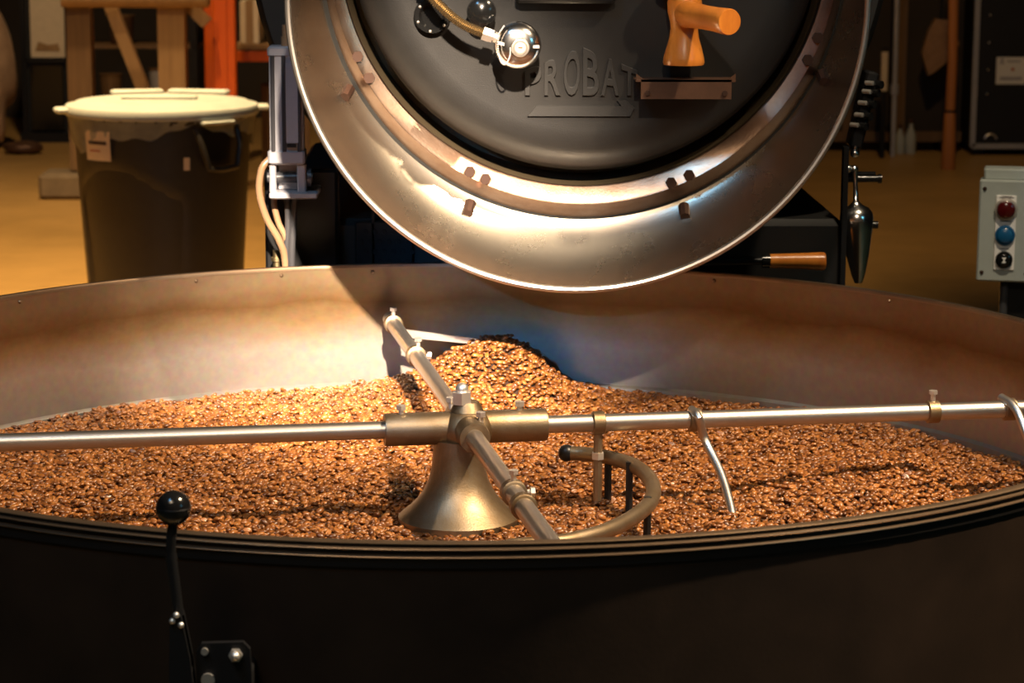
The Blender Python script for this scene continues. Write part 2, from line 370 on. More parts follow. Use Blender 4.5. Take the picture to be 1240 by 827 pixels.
# ------------------------------------------------------------------ coffee beans
def bean_mesh():
    nx, na = 8, 14; v = []; f = []; a, b, c = .0050, .0033, .0031
    for i in range(1, nx):
        t = -PI/2+PI*i/nx; x = a*math.sin(t); k = math.cos(t)**.85
        for j in range(na):
            an = 2*PI*j/na+PI/2
            y = b*k*math.cos(an); z = c*k*math.sin(an)
            if z > 0: z *= .55
            if j == 0: z -= .0015*k; 
            v.append((x, y, z))
    v.append((-a, 0, 0)); v.append((a, 0, 0)); L = len(v)
    for i in range(nx-2):
        for j in range(na): j2 = (j+1) % na; f.append((i*na+j, (i+1)*na+j, (i+1)*na+j2, i*na+j2))
    for j in range(na): j2 = (j+1) % na; f.append((L-2, j, j2)); f.append((L-1, (nx-2)*na+j2, (nx-2)*na+j))
    me = bpy.data.meshes.new('coffee_bean'); me.from_pydata(v, [], f)
    me.polygons.foreach_set('use_smooth', [True]*len(me.polygons)); me.materials.append(M['bean']); return me
def H(x, y):
    z = .768+.0025*np.sin(x*9+1)*np.cos(y*8)+.0018*np.sin(x*31+y*17)+.0012*np.sin(x*57-y*63)
    # the heap pushed up at the back, steep on its right flank
    dx = x-.055; sx = np.where(dx < 0, .125, .085)
    z += .087*np.exp(-(dx/sx)**2-((y-.665)/.115)**2)
    z += .022*np.exp(-((x+.02)/.16)**2-((y-.48)/.14)**2)
    # ridge thrown up by the right arm, with furrows
    xc = .545+.28*y; dd = (xc-x)
    z += .034/(1+np.exp(-dd/.010))*np.exp(-(np.maximum(dd, 0)/.20)**2)*np.exp(-((y-.02)/.22)**4)
    z -= .008*np.exp(-((x-xc-.045)/.035)**2-((y-.05)/.25)**2)
    fur = np.exp(-((x-.5)/.22)**2-((y+.12)/.16)**2)
    z += .0055*fur*np.sin((x*.9-y*.5)*150)
    z += .012*np.exp(-((x-.17)/.08)**2-((y+.2)/.10)**2)
    rr_ = np.hypot(x, y)
    z -= .013*np.exp(-(rr_/.110)**4)
    z -= .006*np.clip((rr_-.72)/.05, 0, 1)*np.clip((x-.15)/.1, 0, 1)
    return z
sp = .0077; pts = []
for k in range(2):
    g = np.arange(-.79, .79, sp); gx, gy = np.meshgrid(g, np.arange(-.79, .79, sp*.87)); gx = gx+((np.arange(gx.shape[0]) % 2)*sp*.5)[:, None]
    P = np.stack([gx.ravel(), gy.ravel()], 1)+RNG.normal(0, sp*.16, (gx.size, 2))+k*sp*.5
    if k: P = P[RNG.random(len(P)) < .20]
    q = np.stack([P[:, 0], P[:, 1], H(P[:, 0], P[:, 1])+RNG.normal(0, .0008, len(P))+(.0034 if k else -.0004)], 1)
    pts.append(q)
pts = np.concatenate(pts); rr = np.hypot(pts[:, 0], pts[:, 1]); pts = pts[(rr < .783) & (rr > .073)]
n = len(pts)
rot = np.stack([RNG.normal(0, .42, n)+PI*(RNG.random(n) < .62), RNG.normal(0, .30, n), RNG.random(n)*2*PI], 1).astype(np.float32)
scl = RNG.normal(1.0, .09, n).clip(.78, 1.25).astype(np.float32)
# the 300 beans that show largest become objects of their own
cp = np.array(CAMP); d = pts-cp; fx = np.array(F); dz = d@fx
fpx = 85/36*1240
u = 620+fpx*(d@np.array(Xc))/dz; vv = 413.5-fpx*(d@np.array(Yc))/dz
ok = (u > 12) & (u < 1228)
hx = d[:, :2]; aa = (hx**2).sum(1); bb = 2*(hx@cp[:2]); cc = cp[1]**2-.80**2
t = (-bb-np.sqrt(bb*bb-4*aa*cc))/(2*aa); ok &= (cp[2]+t*d[:, 2] > .9545)
score = np.where(ok, scl/np.linalg.norm(d, axis=1), 0); idx = np.argsort(-score)[:300]
bme = bean_mesh(); proto = None
for i in idx:
    o = bpy.data.objects.new('coffee_bean', bme); C.objects.link(o)
    o.location = pts[i]; o.rotation_euler = rot[i]; o.scale = (float(scl[i]),)*3
    tag(o, 'single roasted brown coffee bean lying just inside the front rim of the cooling tray', 'coffee bean', 'coffee beans along the front rim')
    proto = proto or o
keep = np.ones(n, bool); keep[idx] = False
pp = pts[keep]; rp = rot[keep]; sc = scl[keep]; m_ = len(pp)
# bed under the top layer
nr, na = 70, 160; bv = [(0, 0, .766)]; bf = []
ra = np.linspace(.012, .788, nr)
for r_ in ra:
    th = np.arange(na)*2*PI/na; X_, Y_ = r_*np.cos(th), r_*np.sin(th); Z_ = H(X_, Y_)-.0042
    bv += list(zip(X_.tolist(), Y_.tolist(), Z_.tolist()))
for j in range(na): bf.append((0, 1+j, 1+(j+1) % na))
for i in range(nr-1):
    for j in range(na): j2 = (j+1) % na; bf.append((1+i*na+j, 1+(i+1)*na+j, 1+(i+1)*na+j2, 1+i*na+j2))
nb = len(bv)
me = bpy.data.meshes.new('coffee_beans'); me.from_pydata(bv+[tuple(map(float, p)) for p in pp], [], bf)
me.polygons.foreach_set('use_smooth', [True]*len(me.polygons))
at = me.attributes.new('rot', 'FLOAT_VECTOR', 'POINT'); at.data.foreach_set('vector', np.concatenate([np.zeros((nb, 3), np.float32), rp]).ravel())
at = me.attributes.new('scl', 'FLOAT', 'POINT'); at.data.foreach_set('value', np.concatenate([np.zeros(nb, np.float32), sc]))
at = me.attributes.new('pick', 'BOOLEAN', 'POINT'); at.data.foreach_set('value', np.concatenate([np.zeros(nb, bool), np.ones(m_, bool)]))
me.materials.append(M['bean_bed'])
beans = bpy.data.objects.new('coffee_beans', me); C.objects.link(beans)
tag(beans, 'deep bed of roasted brown coffee beans filling the cooling tray', 'coffee beans'); beans['kind'] = 'stuff'
gn = bpy.data.node_groups.new('scatter_beans', 'GeometryNodeTree')
gn.interface.new_socket('Geometry', in_out='INPUT', socket_type='NodeSocketGeometry'); gn.interface.new_socket('Geometry', in_out='OUTPUT', socket_type='NodeSocketGeometry')
N = gn.nodes; gi = N.new('NodeGroupInput'); go = N.new('NodeGroupOutput'); ip = N.new('GeometryNodeInstanceOnPoints'); oi = N.new('GeometryNodeObjectInfo'); jg = N.new('GeometryNodeJoinGeometry')
def named(nm, ty):
    k = N.new('GeometryNodeInputNamedAttribute'); k.data_type = ty; k.inputs['Name'].default_value = nm
    return [s for s in k.outputs if s.enabled and s.name == 'Attribute'][0]
e2r = N.new('FunctionNodeEulerToRotation')
oi.transform_space = 'ORIGINAL'; oi.inputs['Object'].default_value = proto; oi.inputs['As Instance'].default_value = True
Lk = gn.links.new
Lk(gi.outputs[0], ip.inputs['Points']); Lk(named('pick', 'BOOLEAN'), ip.inputs['Selection']); Lk(oi.outputs['Geometry'], ip.inputs['Instance'])
Lk(named('rot', 'FLOAT_VECTOR'), e2r.inputs[0]); Lk(e2r.outputs[0], ip.inputs['Rotation']); Lk(named('scl', 'FLOAT'), ip.inputs['Scale'])
Lk(gi.outputs[0], jg.inputs[0]); Lk(ip.outputs[0], jg.inputs[0]); Lk(jg.outputs[0], go.inputs[0])
md = beans.modifiers.new('scatter', 'NODES'); md.node_group = gn

# ------------------------------------------------------------------ tray lever
lv = thing('tray_lever', 'black ball-knob lever standing up before the front wall of the cooling tray', 'lever', (-.22, -.86, .70))
obj('knob', MB().ball((-.2343, -.86, .9967), .0146, 32, 20), 'black_gloss', lv, label='glossy black ball knob')
obj('knob_seam', MB().lathe([(.0144, -.0004), (.0149, 0), (.0144, .0004)], (-.2343, -.86, .9975), n=32), 'black_satin', lv)
obj('rod', MB().tube(catmull([(-.2345, -.86, .986), (-.2366, -.86, .972), (-.2372, -.859, .955), (-.2350, -.858, .930), (-.2325, -.857, .905)], 5), [.0042]*10+[.0048]*11, 14), 'black_satin', lv)
cl = MB(); 
for s in (-1, 1):
    cl.prism([(-.2385, .906), (-.2335, .911), (-.2290, .906), (-.2225, .870), (-.2190, .835), (-.2185, .72), (-.2405, .72), (-.2405, .84)], .005, lambda uu, q, dd, s=s: Vector((uu, -.857+s*.009+dd-.0025, q)))
grip = obj('clamp_arm', cl, 'black_satin', lv)
obj('clamp_core', MB().box((-.229, -.857, .79), (.014, .013, .14)), 'black', lv)
for (x, z) in ((-.2362, .9035), (-.2290, .900), (-.2328, .9085)):
    obj('pivot_pin', MB().ball((x, -.8695, z), .0026, 10, 8), 'nickel', lv)
br = obj('bracket', MB().prism([(-.2190, .872), (-.2145, .879), (-.180, .880), (-.1745, .874), (-.1735, .855), (-.1735, .76), (-.219, .76)], .006, lambda uu, q, dd: Vector((uu, -.853+dd, q))), 'black_satin', lv)
obj('bracket_foot', MB().bbox((-.196, -.8145, .82), (.04, .076, .05)), 'black_satin', br)
obj('bracket_bolt', MB().hexbolt((-.1862, -.853, .8695), (0, -1, 0), .0058, .004).ball((-.1862, -.8585, .8695), .0040, 10, 8), 'nickel', br)
for (x, z, r_) in ((-.2118, .8725, .003), (-.2095, .848, .0058), (-.2090, .838, .0028)):
    obj('bracket_pin', MB().cyl((x, -.851, z), (x, -.856, z), r_, n=14), 'nickel', br)

# ------------------------------------------------------------------ coffee roaster
ro = thing('coffee_roaster', 'large black coffee roaster with round iron door and polished steel chute above the tray', 'coffee roaster', (.16, 1.5, 0))
DC = (.168, 1.43)
body = obj('body', MB().bbox((.149, 1.55, .50), (.905, 1.2, .99), .01), 'black', ro)
hous = obj('drum_housing', MB().lathe([(0, .93), (.480, .93), (.49, .945), (.49, 2.1), (0, 2.1)], (DC[0], 0, DC[1]), 'Y', 96), 'black', ro)
obj('neck', MB().lathe([(.34, .56), (.375, .575), (.375, .95)], (.169, 0, 1.415), 'Y', 96), 'black', ro)
obj('side_panel', MB().bbox((-.245, .935, .955), (.112, .03, .24), .004), 'black_satin', body)
obj('front_frame', MB().box((-.19, .945, .9), (.006, .012, .38)), 'black_satin', body)
obj('front_frame', MB().box((-.135, .945, .9), (.004, .012, .30)), 'black_satin', body)
obj('front_frame', MB().box((.598, .948, .9), (.008, .02, .42)), 'black_satin', body)
vent = obj('vent_panel', MB().bbox((-.118, .945, .955), (.09, .012, .075), .002), 'black_satin', body)
for i in range(6):
    for j in range(4):
        x = -.154+.0145*i+(.007 if j % 2 else 0); z = .930+.0155*j
        obj('vent_hole', MB().lathe([(0, .9382), (.0034, .9382), (.0042, .9392), (.0042, .9405)], (x, 0, z), 'Y', 10), 'rimdark', vent)
# steel chute dish: lofted between the front lip and the smaller, higher inner edge
LC, LR, LY = (.158, 1.350), .388, .470
IC, IR, IY = (.170, 1.408), .3585, .575
def ringpt(s, a, off=0.):
    k = math.sin(s*PI/2)*.55+s*.45; e = (1-math.cos(s*PI/2))*.45+s*.55
    cx = LC[0]+(IC[0]-LC[0])*e; cz = LC[1]+(IC[1]-LC[1])*e; r = LR+(IR-LR)*e+off
    return Vector((cx+r*math.cos(a), LY+(IY-LY)*k+off*.6, cz+r*math.sin(a)))
nA, nS = 180, 14; vv_ = []; ff = []
for i in range(nA):
    for k in range(nS+1): vv_.append(ringpt(k/nS, 2*PI*i/nA))
    for k in range(nS, -1, -1): vv_.append(ringpt(k/nS, 2*PI*i/nA, .004))
K = 2*(nS+1)
for i in range(nA):
    i2 = (i+1) % nA
    for k in range(K): k2 = (k+1) % K; ff.append((i*K+k, i2*K+k, i2*K+k2, i*K+k2))
dish = obj('chute_dish', MB().add(vv_, ff), 'dish', ro, 50, label='polished steel crescent-shaped chute')
obj('lip', MB().tube([ringpt(0, 2*PI*i/nA)+Vector((0, 0, 0)) for i in range(nA)], .0048, 10, closed=True), 'lipm', dish, label='rolled bright lip')
# flat band around the door
BC = (.169, 1.428)
def band_r(r, y): return (r, y)
vb = []; fb = []
prof = [(0., .577), (.04, .570), (.44, .5495), (.48, .5475), (.53, .549), (.95, .5555), (1., .558), (1., .62)]
for i in range(nA):
    a = 2*PI*i/nA
    for (e, y) in prof:
        cx = IC[0]+(BC[0]-IC[0])*e; cz = IC[1]+(BC[1]-IC[1])*e; r = IR+.002+(.334-IR-.002)*e
        vb.append(Vector((cx+r*math.cos(a), y, cz+r*math.sin(a))))
k_ = len(prof)
for i in range(nA):
    i2 = (i+1) % nA
    for k in range(k_-1): fb.append((i*k_+k, i2*k_+k, i2*k_+k+1, i*k_+k+1))
band = obj('band', MB().add(vb, fb), 'band', ro, 30, label='flat coppery band around the door')
def bandpt(a, e=.5, y=.549):
    cx = IC[0]+(BC[0]-IC[0])*e; cz = IC[1]+(BC[1]-IC[1])*e; r = IR+(.334-IR)*e
    return Vector((cx+r*math.cos(a), y, cz+r*math.sin(a)))
for a in (205.5, 211, 243, 247, 291, 295.5, 334, 339.5, 20, 26, 155, 160, 110, 115, 65, 70):
    p = bandpt(math.radians(a), .62, .553)
    obj('band_bolt', MB().hexbolt(p, (0, -1, 0), .0080, .006, .002), 'rust_bolt', band)
for a in (208, 245, 293.5, 336):
    p = ringpt(.86, math.radians(a)); q = ringpt(.74, math.radians(a))
    obj('chute_tab', MB().tube([p+Vector((0, .002, 0)), q+Vector((0, -.006, 0))], [.0085, .007], 8), 'rust_bolt', dish)
obj('throat', MB().lathe([(.336, .56), (.330, .60), (.328, .66), (.20, .66)], (.169, 0, 1.429), 'Y', 96), 'throat', ro)
# door
dp = [(0, .5200), (.262, .5200), (.282, .5225), (.299, .530), (.313, .545), (.321, .562), (.3225, .585), (.319, .62), (0, .62)]
door = obj('door', MB().lathe(dp, (.171, 0, 1.437), 'Y', 96), 'door_black', ro, 40, label='black cast-iron drum door')
DY = .5205
def letter(ch, xc, wid):
    cu = bpy.data.curves.new('letter', 'FONT'); cu.body = ch; cu.size = 1; cu.extrude = .05; cu.bevel_depth = .012; cu.resolution_u = 4; cu.offset = .012
    to = bpy.data.objects.new('letter_tmp', cu); C.objects.link(to); bpy.context.view_layer.update()
    dg = bpy.context.evaluated_depsgraph_get(); tm = bpy.data.meshes.new_from_object(to.evaluated_get(dg))
    bpy.data.objects.remove(to)
    co = [v.co.copy() for v in tm.vertices]; xs = [c.x for c in co]; ys = [c.y for c in co]
    x0, x1, y0, y1 = min(xs), max(xs), min(ys), max(ys); mb = MB()
    vs = []
    for c in co:
        X_ = xc+((c.x-x0)/(x1-x0)-.5)*wid; top = 1.289-abs(X_-.165)*.42
        vs.append((X_, DY-(c.z+.05)*.045, 1.2225+(c.y-y0)/(y1-y0)*(top-1.2225)))
    mb.add(vs, [list(p.vertices) for p in tm.polygons])
    obj('letter', mb, 'door_black', door, 30)
for i, ch in enumerate('PROBAT'): letter(ch, .165+(i-2.5)*.0262, .0225 if ch != 'A' else .0252)
obj('name_bar', MB().prism([(.092, 1.1945), (.232, 1.1945), (.238, 1.206), (.226, 1.2165), (.214, 1.2165), (.220, 1.2085), (.104, 1.2085)], .005, lambda u_, q, dd: Vector((u_, DY-.005+dd, q))), 'door_black', door)
shelf = obj('shelf_bracket', MB().box((.3035, .495, 1.2465), (.134, .052, .003)).box((.304, .4705, 1.235), (.122, .003, .026))
    .prism([(.2365, 1.2475), (.2475, 1.2475), (.2365, 1.2560)], .003, lambda u_, q, dd: Vector((u_, .472+dd, q))).prism([(.3705, 1.2475), (.3595, 1.2475), (.3705, 1.2560)], .003, lambda u_, q, dd: Vector((u_, .472+dd, q))), 'rod_brown', door, label='small brown angle-iron shelf')
for x in (.252, .356): obj('screw', MB().hexbolt((x, .4695, 1.230), (0, -1, 0), .004, .003), 'rust_bolt', shelf)
# wooden handle on the door
hd = obj('handle_bell', MB().lathe([(0, 1.372), (.014, 1.370), (.021, 1.362), (.0235, 1.350), (.023, 1.338), (.0195, 1.324), (.0185, 1.315), (.0200, 1.303), (.0245, 1.288), (.0275, 1.276), (.0282, 1.270), (.0270, 1.2665), (0, 1.2665)], (.3020, .492, 0), n=36), 'wood_orange', ro, 40, label='flared orange wooden handle base')
g0, g1 = Vector((.300, .478, 1.336)), Vector((.350, .372, 1.3300)); gd = (g1-g0)
obj('handle_grip', MB().tube([g0+gd*t_ for t_ in (0, .08, .22, .45, .7, .9, .98, 1.)], [.015, .0185, .0172, .0160, .0162, .0172, .0174, .0165], 28), 'wood_orange', hd, label='round orange wooden grip')
obj('handle_cap', MB().lathe([(0, 1.386), (.022, 1.384), (.030, 1.376), (.028, 1.366), (0, 1.364)], (.292, .492, 0), n=30), 'wood_orange', hd)
obj('handle_stem', MB().cyl((.302, .50, 1.315), (.302, .53, 1.315), .012), 'black_satin', hd)
# probe head with flexible conduit
HCx, HCy, HCz = .0768, .455, 1.2938
ph = obj('probe_head', MB().lathe([(0, .446), (.013, .446), (.022, .4485), (.0295, .4550), (.0318, .464), (.0315, .476), (.026, .482), (.010, .486), (.010, .523), (0, .523)], (HCx, 0, HCz), 'Y', 40), 'chrome', ro, 50, label='chrome round thermocouple head')
obj('probe_cap', MB().lathe([(0, .4430), (.0085, .4430), (.0088, .4436), (.0092, .4422), (.0118, .4424), (.0127, .444), (.0127, .450), (0, .450)], (HCx+.003, 0, HCz-.002), 'Y', 30), 'lipm', ph)
obj('probe_label', MB().lathe([(0, .4424), (.0064, .4424), (.0066, .4434), (0, .4434)], (HCx+.003, 0, HCz-.002), 'Y', 24), 'white', ph)
obj('probe_mark', MB().box((HCx+.003, .4421, HCz-.0018), (.0064, .0006, .0026)), 'redink', ph)
obj('probe_strap', MB().box((HCx-.018, .4495, HCz+.002), (.018, .004, .004), Matrix.Rotation(.25, 3, 'Y')).box((HCx+.0215, .4500, HCz-.001), (.014, .004, .004)), 'nickel', ph)
nk = MB(); dn = Vector((-.92, 0, .30)).normalized(); n0 = Vector((HCx-.022, .462, HCz+.008))
nk.tube([n0, n0+dn*.010], .0075, 14); nk.tube([n0+dn*.009, n0+dn*.013], .0055, 14); nk.tube([n0+dn*.012, n0+dn*.016], .0095, 6); nk.tube([n0+dn*.016, n0+dn*.026], .0100, 6)
obj('gland_nut', nk, 'nickel', ph)
c0 = n0+dn*.024
cpth = catmull([c0, c0+Vector((-.028, 0, .012)), c0+Vector((-.052, .003, .030)), c0+Vector((-.078, .012, .058)), c0+Vector((-.10, .03, .10)), c0+Vector((-.11, .06, .15))], 24)
obj('conduit', MB().tube(cpth, [.0074 if i % 2 else .0056 for i in range(len(cpth))], 12), 'conduit', ph, 15, label='ribbed brass flexible conduit')
ch = MB()
cpts = catmull([(HCx-.019, .450, HCz+.026), (HCx-.026, .447, HCz+.014), (HCx-.0265, .446, HCz-.004), (HCx-.023, .446, HCz-.020), (HCx-.0165, .446, HCz-.024), (HCx-.011, .446, HCz-.014), (HCx-.010, .446, HCz-.003)], 6)
for p in cpts[::1]: ch.ball(tuple(p), .0013, 8, 6)
obj('bead_chain', ch, 'nickel', ph)
# ports and plates on the door
obj('sight_port', MB().lathe([(0, .512), (.014, .512), (.018, .506), (.023, .506), (.025, .512), (.025, .522)], (-.038, 0, 1.330), 'Y', 28), 'black_gloss', door)
for i in range(6):
    a = i*PI/3+.4; obj('port_screw', MB().ball((-.038+.0205*math.cos(a), .506, 1.330+.0205*math.sin(a)), .0022, 8, 6), 'nickel', door)
obj('door_knob', MB().lathe([(0, .478), (.012, .479), (.0185, .484), (.020, .492), (.012, .498), (.009, .522)], (.0286, 0, 1.3365), 'Y', 28), 'black_gloss', door)
obj('window_frame', MB().bbox((.142, .508, 1.392), (.135, .026, .088), .004), 'black_satin', door)
# pneumatic cylinder on the left flank
pc = obj('pneumatic_cylinder', MB().bbox((-.2595, .85, 1.1825), (.050, .046, .150), .004), 'cyl_grey', ro, label='grey pneumatic cylinder')
obj('cylinder_head', MB().bbox((-.2595, .85, 1.2610), (.054, .05, .016), .003), 'cyl_grey', pc)
obj('cylinder_foot', MB().bbox((-.2600, .85, 1.1040), (.055, .052, .022), .003), 'cyl_grey', pc)
for x in (-.2790, -.2625, -.2400): obj('tie_rod', MB().cyl((x, .826, 1.113), (x, .826, 1.256), .0032, n=8), 'hose_dark', pc)
obj('front_plate', MB().box((-.2505, .8255, 1.186), (.018, .004, .120)), 'cyl_grey', pc)
obj('slot', MB().box((-.2515, .8225, 1.122), (.014, .003, .005)), 'black', pc)
obj('piston_nut', MB().cyl((-.2590, .85, 1.268), (-.2590, .85, 1.283), .0085).cyl((-.2590, .85, 1.283), (-.2590, .85, 1.300), .0068), 'hose_clear', pc)
cv = obj('clevis', MB().bbox((-.281, .85, 1.072), (.010, .04, .044), .002).bbox((-.238, .85, 1.072), (.013, .04, .044), .002).bbox((-.2595, .862, 1.072), (.03, .02, .04), .002), 'cyl_grey', ro)
obj('clevis_pin', MB().cyl((-.290, .845, 1.072), (-.222, .845, 1.072), .008).cyl((-.230, .845, 1.072), (-.224, .845, 1.072), .014), 'hose_dark', cv)
obj('mount_plate', MB().bbox((-.250, .88, 1.047), (.072, .12, .010), .002), 'cyl_grey', cv)
for (pth, r_, m_h) in (([(-.286, .845, 1.10), (-.298, .84, 1.085), (-.302, .84, 1.05), (-.292, .845, 1.01), (-.274, .85, .975), (-.266, .86, .94), (-.265, .87, .85)], .0055, 'hose_clear'),
                     ([(-.282, .86, 1.045), (-.281, .86, 1.025), (-.275, .86, 1.0), (-.266, .86, .98), (-.262, .865, .95), (-.26, .87, .85)], .0048, 'hose_clear'),
                     ([(-.262, .86, 1.042), (-.261, .86, 1.0), (-.264, .86, .95), (-.264, .87, .85)], .0048, 'hose_dark'),
                     ([(-.251, .86, 1.042), (-.253, .86, 1.0), (-.256, .86, .95), (-.257, .87, .85)], .0052, 'hose_dark')):
    obj('air_hose', MB().tube(catmull(pth, 6), r_, 12), m_h, ro)
obj('hose_fitting', MB().cyl((-.281, .89, .93), (-.281, .89, .955), .006).cyl((-.281, .89, .938), (-.281, .89, .944), .0085), 'brass', ro)
# discharge lever with wooden grip
dl = obj('discharge_rod', MB().cyl((.35, .90, .936), (.475, .90, .9375), .006), 'black_satin', ro)
obj('discharge_grip', MB().tube([(.468, .90, .9375), (.476, .90, .9375), (.478, .90, .9375), (.500, .90, .9375), (.530, .90, .9375), (.556, .90, .937), (.562, .90, .937), (.564, .90, .937)], [.006, .007, .011, .0115, .0125, .0142, .0140, .012], 24), 'wood_orange', dl, label='turned orange wooden grip')
obj('ferrule', MB().cyl((.466, .90, .9375), (.482, .90, .9375), .0108), 'black_gloss', dl)
obj('rod_mount', MB().bbox((.36, .925, .936), (.02, .06, .02)), 'black_satin', dl)
# plugs at the right flank
mf = obj('plug_bar', MB().bbox((.628, .985, 1.165), (.020, .05, .12), .003, Matrix.Rotation(.2, 3, 'Y')), 'black_satin', ro)
for (x, z) in ((.6114, 1.1423), (.6182, 1.158), (.6232, 1.1765), (.6290, 1.194), (.633, 1.207)):
    obj('plug', MB().cyl((x-.002, .96, z), (x+.012, .945, z), .0052, n=12).cyl((x+.010, .947, z-.001), (x+.017, .94, z-.001), .0065, n=10), 'black_gloss', mf)
    obj('plug_tip', MB().cyl((x-.006, .953, z+.001), (x+.004, .944, z+.001), .0036, n=10), 'nickel', mf)
# chrome sample cup
sc_ = obj('sample_cup', MB().lathe([(0, -.052), (.006, -.052), (.0105, -.040), (.0175, -.010), (.0240, .030), (.0265, .048), (.0255, .058), (.020, .066), (.011, .071), (.0045, .078), (.0035, .105), (.005, .125), (.0055, .128), (0, .128)], (.624, .965, .945), n=32, rot=Matrix.Rotation(-.06, 3, 'Y')), 'chrome', ro, 50, label='chrome bell-shaped sample cup')
obj('cup_ball', MB().ball((.6155, .965, 1.098), .0075, 14, 10).ball((.606, .965, 1.073), .0065, 12, 8).ball((.6155, .965, 1.073), .0065, 12, 8).cyl((.6155, .965, 1.105), (.6145, .965, 1.125), .005), 'chrome', sc_)
obj('cup_bolt', MB().cyl((.60, .975, 1.0565), (.660, .975, 1.0565), .0058, n=14).cyl((.655, .975, 1.0565), (.660, .975, 1.0565), .0075, n=14).cyl((.60, .985, 1.063), (.652, .985, 1.063), .004, n=10), 'black_gloss', sc_)
obj('cup_stud', MB().cyl((.640, .965, .985), (.655, .965, .985), .006, n=12), 'black_gloss', sc_)

# ------------------------------------------------------------------ rubbish bin
BX, BY = -.956, 5.0
bn = thing('rubbish_bin', 'large dark brown plastic bin with pale grey lid and clear liner', 'bin', (BX, BY, 0))
def binr(r, h, a):
    d = abs(((a-math.radians(248)+PI) % (2*PI))-PI); hh = min(max((h-.06)/.03, 0), max((.60+.05*math.cos(3*a)-h)/.03, 0), 1.)
    g = min(max((math.radians(44)-d)/.06, 0), 1.)
    return r-.012*min(hh, 1)*g
prof = [(0, .02), (.225, .02), (.235, .03)]+[(.237+.045*t_/28, .03+.75*t_/28) for t_ in range(29)]+[(.292, .785), (.297, .80), (.297, .815), (.285, .815), (.28, .75), (.22, .05), (0, .05)]
bb_ = obj('bin_body', MB().lathe(prof, (BX, BY, 0), n=120, rfun=lambda r, h, a: binr(r, h, a) if r > .23 else r), 'bin_plastic', bn, 40)
def binsurf(a, z, off=0.): r = .237+.045*(z-.03)/.75+off; return Vector((BX+r*math.cos(a), BY+r*math.sin(a), z))
def patch(a0, a1, z0, z1, off, n=10):
    mb = MB(); v = []
    for i in range(n+1):
        a = a0+(a1-a0)*i/n; v += [binsurf(a, z0, off), binsurf(a, z1, off)]
    return mb.add(v, [(2*i, 2*i+2, 2*i+3, 2*i+1) for i in range(n)])
LN = MB(); v = []; f = []
nl = 120
for i in range(nl):
    a = 2*PI*i/nl; dip = .075+.035*math.sin(a*2+.6)+.012*math.sin(a*7)+.006*math.sin(a*19)
    for j in range(6):
        z = .812-dip*j/5; v.append(binsurf(a, z, .0165-.008*j/5+.003*math.sin(a*31+j)))
for i in range(nl):
    i2 = (i+1) % nl
    for j in range(5): f.append((i*6+j, i2*6+j, i2*6+j+1, i*6+j+1))
obj('liner', LN.add(v, f), 'liner', bn, 60, label='cloudy plastic liner folded over the edge')
lid = obj('lid', MB().lathe([(.285, .800), (.306, .800), (.309, .806), (.309, .824), (.304, .831), (.285, .834), (.272, .842), (.20, .850), (0, .852)], (BX, BY, 0), n=100), 'lid_plastic', bn, 40, label='pale grey round lid')
for a in (198, 8):
    t = math.radians(a); p = Vector((BX+.318*math.cos(t), BY+.318*math.sin(t), .818))
    obj('lid_tab', MB().bbox(tuple(p), (.05, .075, .018), .006, Matrix.Rotation(t, 3, 'Z')), 'lid_plastic', lid)
for (x, y, rz, l) in ((-.10, .16, .3, .17), (.10, .17, -.2, .2), (0, -.06, 0, .24)):
    obj('lid_rib', MB().bbox((BX+x, BY+y, .856), (l, .05, .016), .005, Matrix.Rotation(rz, 3, 'Z')), 'lid_plastic', lid)
A0 = math.radians(222); A1 = math.radians(243)
lb = obj('paper_label', patch(A0, A1, .672, .765, .012), 'paper', bn, label='cream paper label')
obj('print_line', patch(A0+.05, A1-.05, .722, .733, .0128), 'ink', lb); obj('print_line', patch(A0+.07, A1-.14, .700, .705, .0128), 'redink', lb)
t0, t1 = math.radians(297), math.radians(325)
hl = obj('bin_handle', MB().tube([binsurf(t0, .775, .012), binsurf(t0+.05, .72, .034), binsurf(t0+.12, .650, .040), binsurf((t0+t1)/2, .645, .045), binsurf(t1-.02, .650, .040), binsurf(t1+.04, .72, .034), binsurf(t1+.06, .775, .012)], .010, 10), 'bin_plastic', bn)
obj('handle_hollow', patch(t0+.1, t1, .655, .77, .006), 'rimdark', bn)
obj('small_tag', patch(math.radians(290), math.radians(294), .645, .685, .004), 'paper', bn)
obj('lid_clip', MB().bbox(tuple(binsurf(math.radians(311), .792, .022)), (.03, .12, .012), .004, Matrix.Rotation(math.radians(311), 3, 'Z')), 'lid_plastic', bn)

# ------------------------------------------------------------------ push-button station
bx = thing('button_station', 'grey metal control box with red, blue and black push buttons on a black post', 'control box', (.998, 1.65, 0))
BXc, BYc = .998, 1.60
bo = obj('box', MB().bbox((BXc, BYc+.035, .8885), (.096, .07, .185), .004), 'grey_box', bx)
obj('box_cover', MB().bbox((BXc, BYc+.001, .8885), (.099, .012, .188), .003), 'grey_box', bx)
obj('box_top', MB().bbox((BXc+.002, BYc+.045, .990), (.088, .05, .022), .003), 'grey_box', bo)
obj('button_plate', MB().bbox((BXc-.0005, BYc-.0065, .886), (.037, .004, .138), .001), 'white', bx, label='white button plate')
for (x, z) in ((-.040, .966), (.040, .966), (-.040, .811), (.040, .811)):
    obj('screw', MB().lathe([(0, -.003), (.0025, -.003), (.004, 0), (0, 0)], (BXc+x, BYc-.005, z), 'Y', 12), 'rust_bolt', bx)
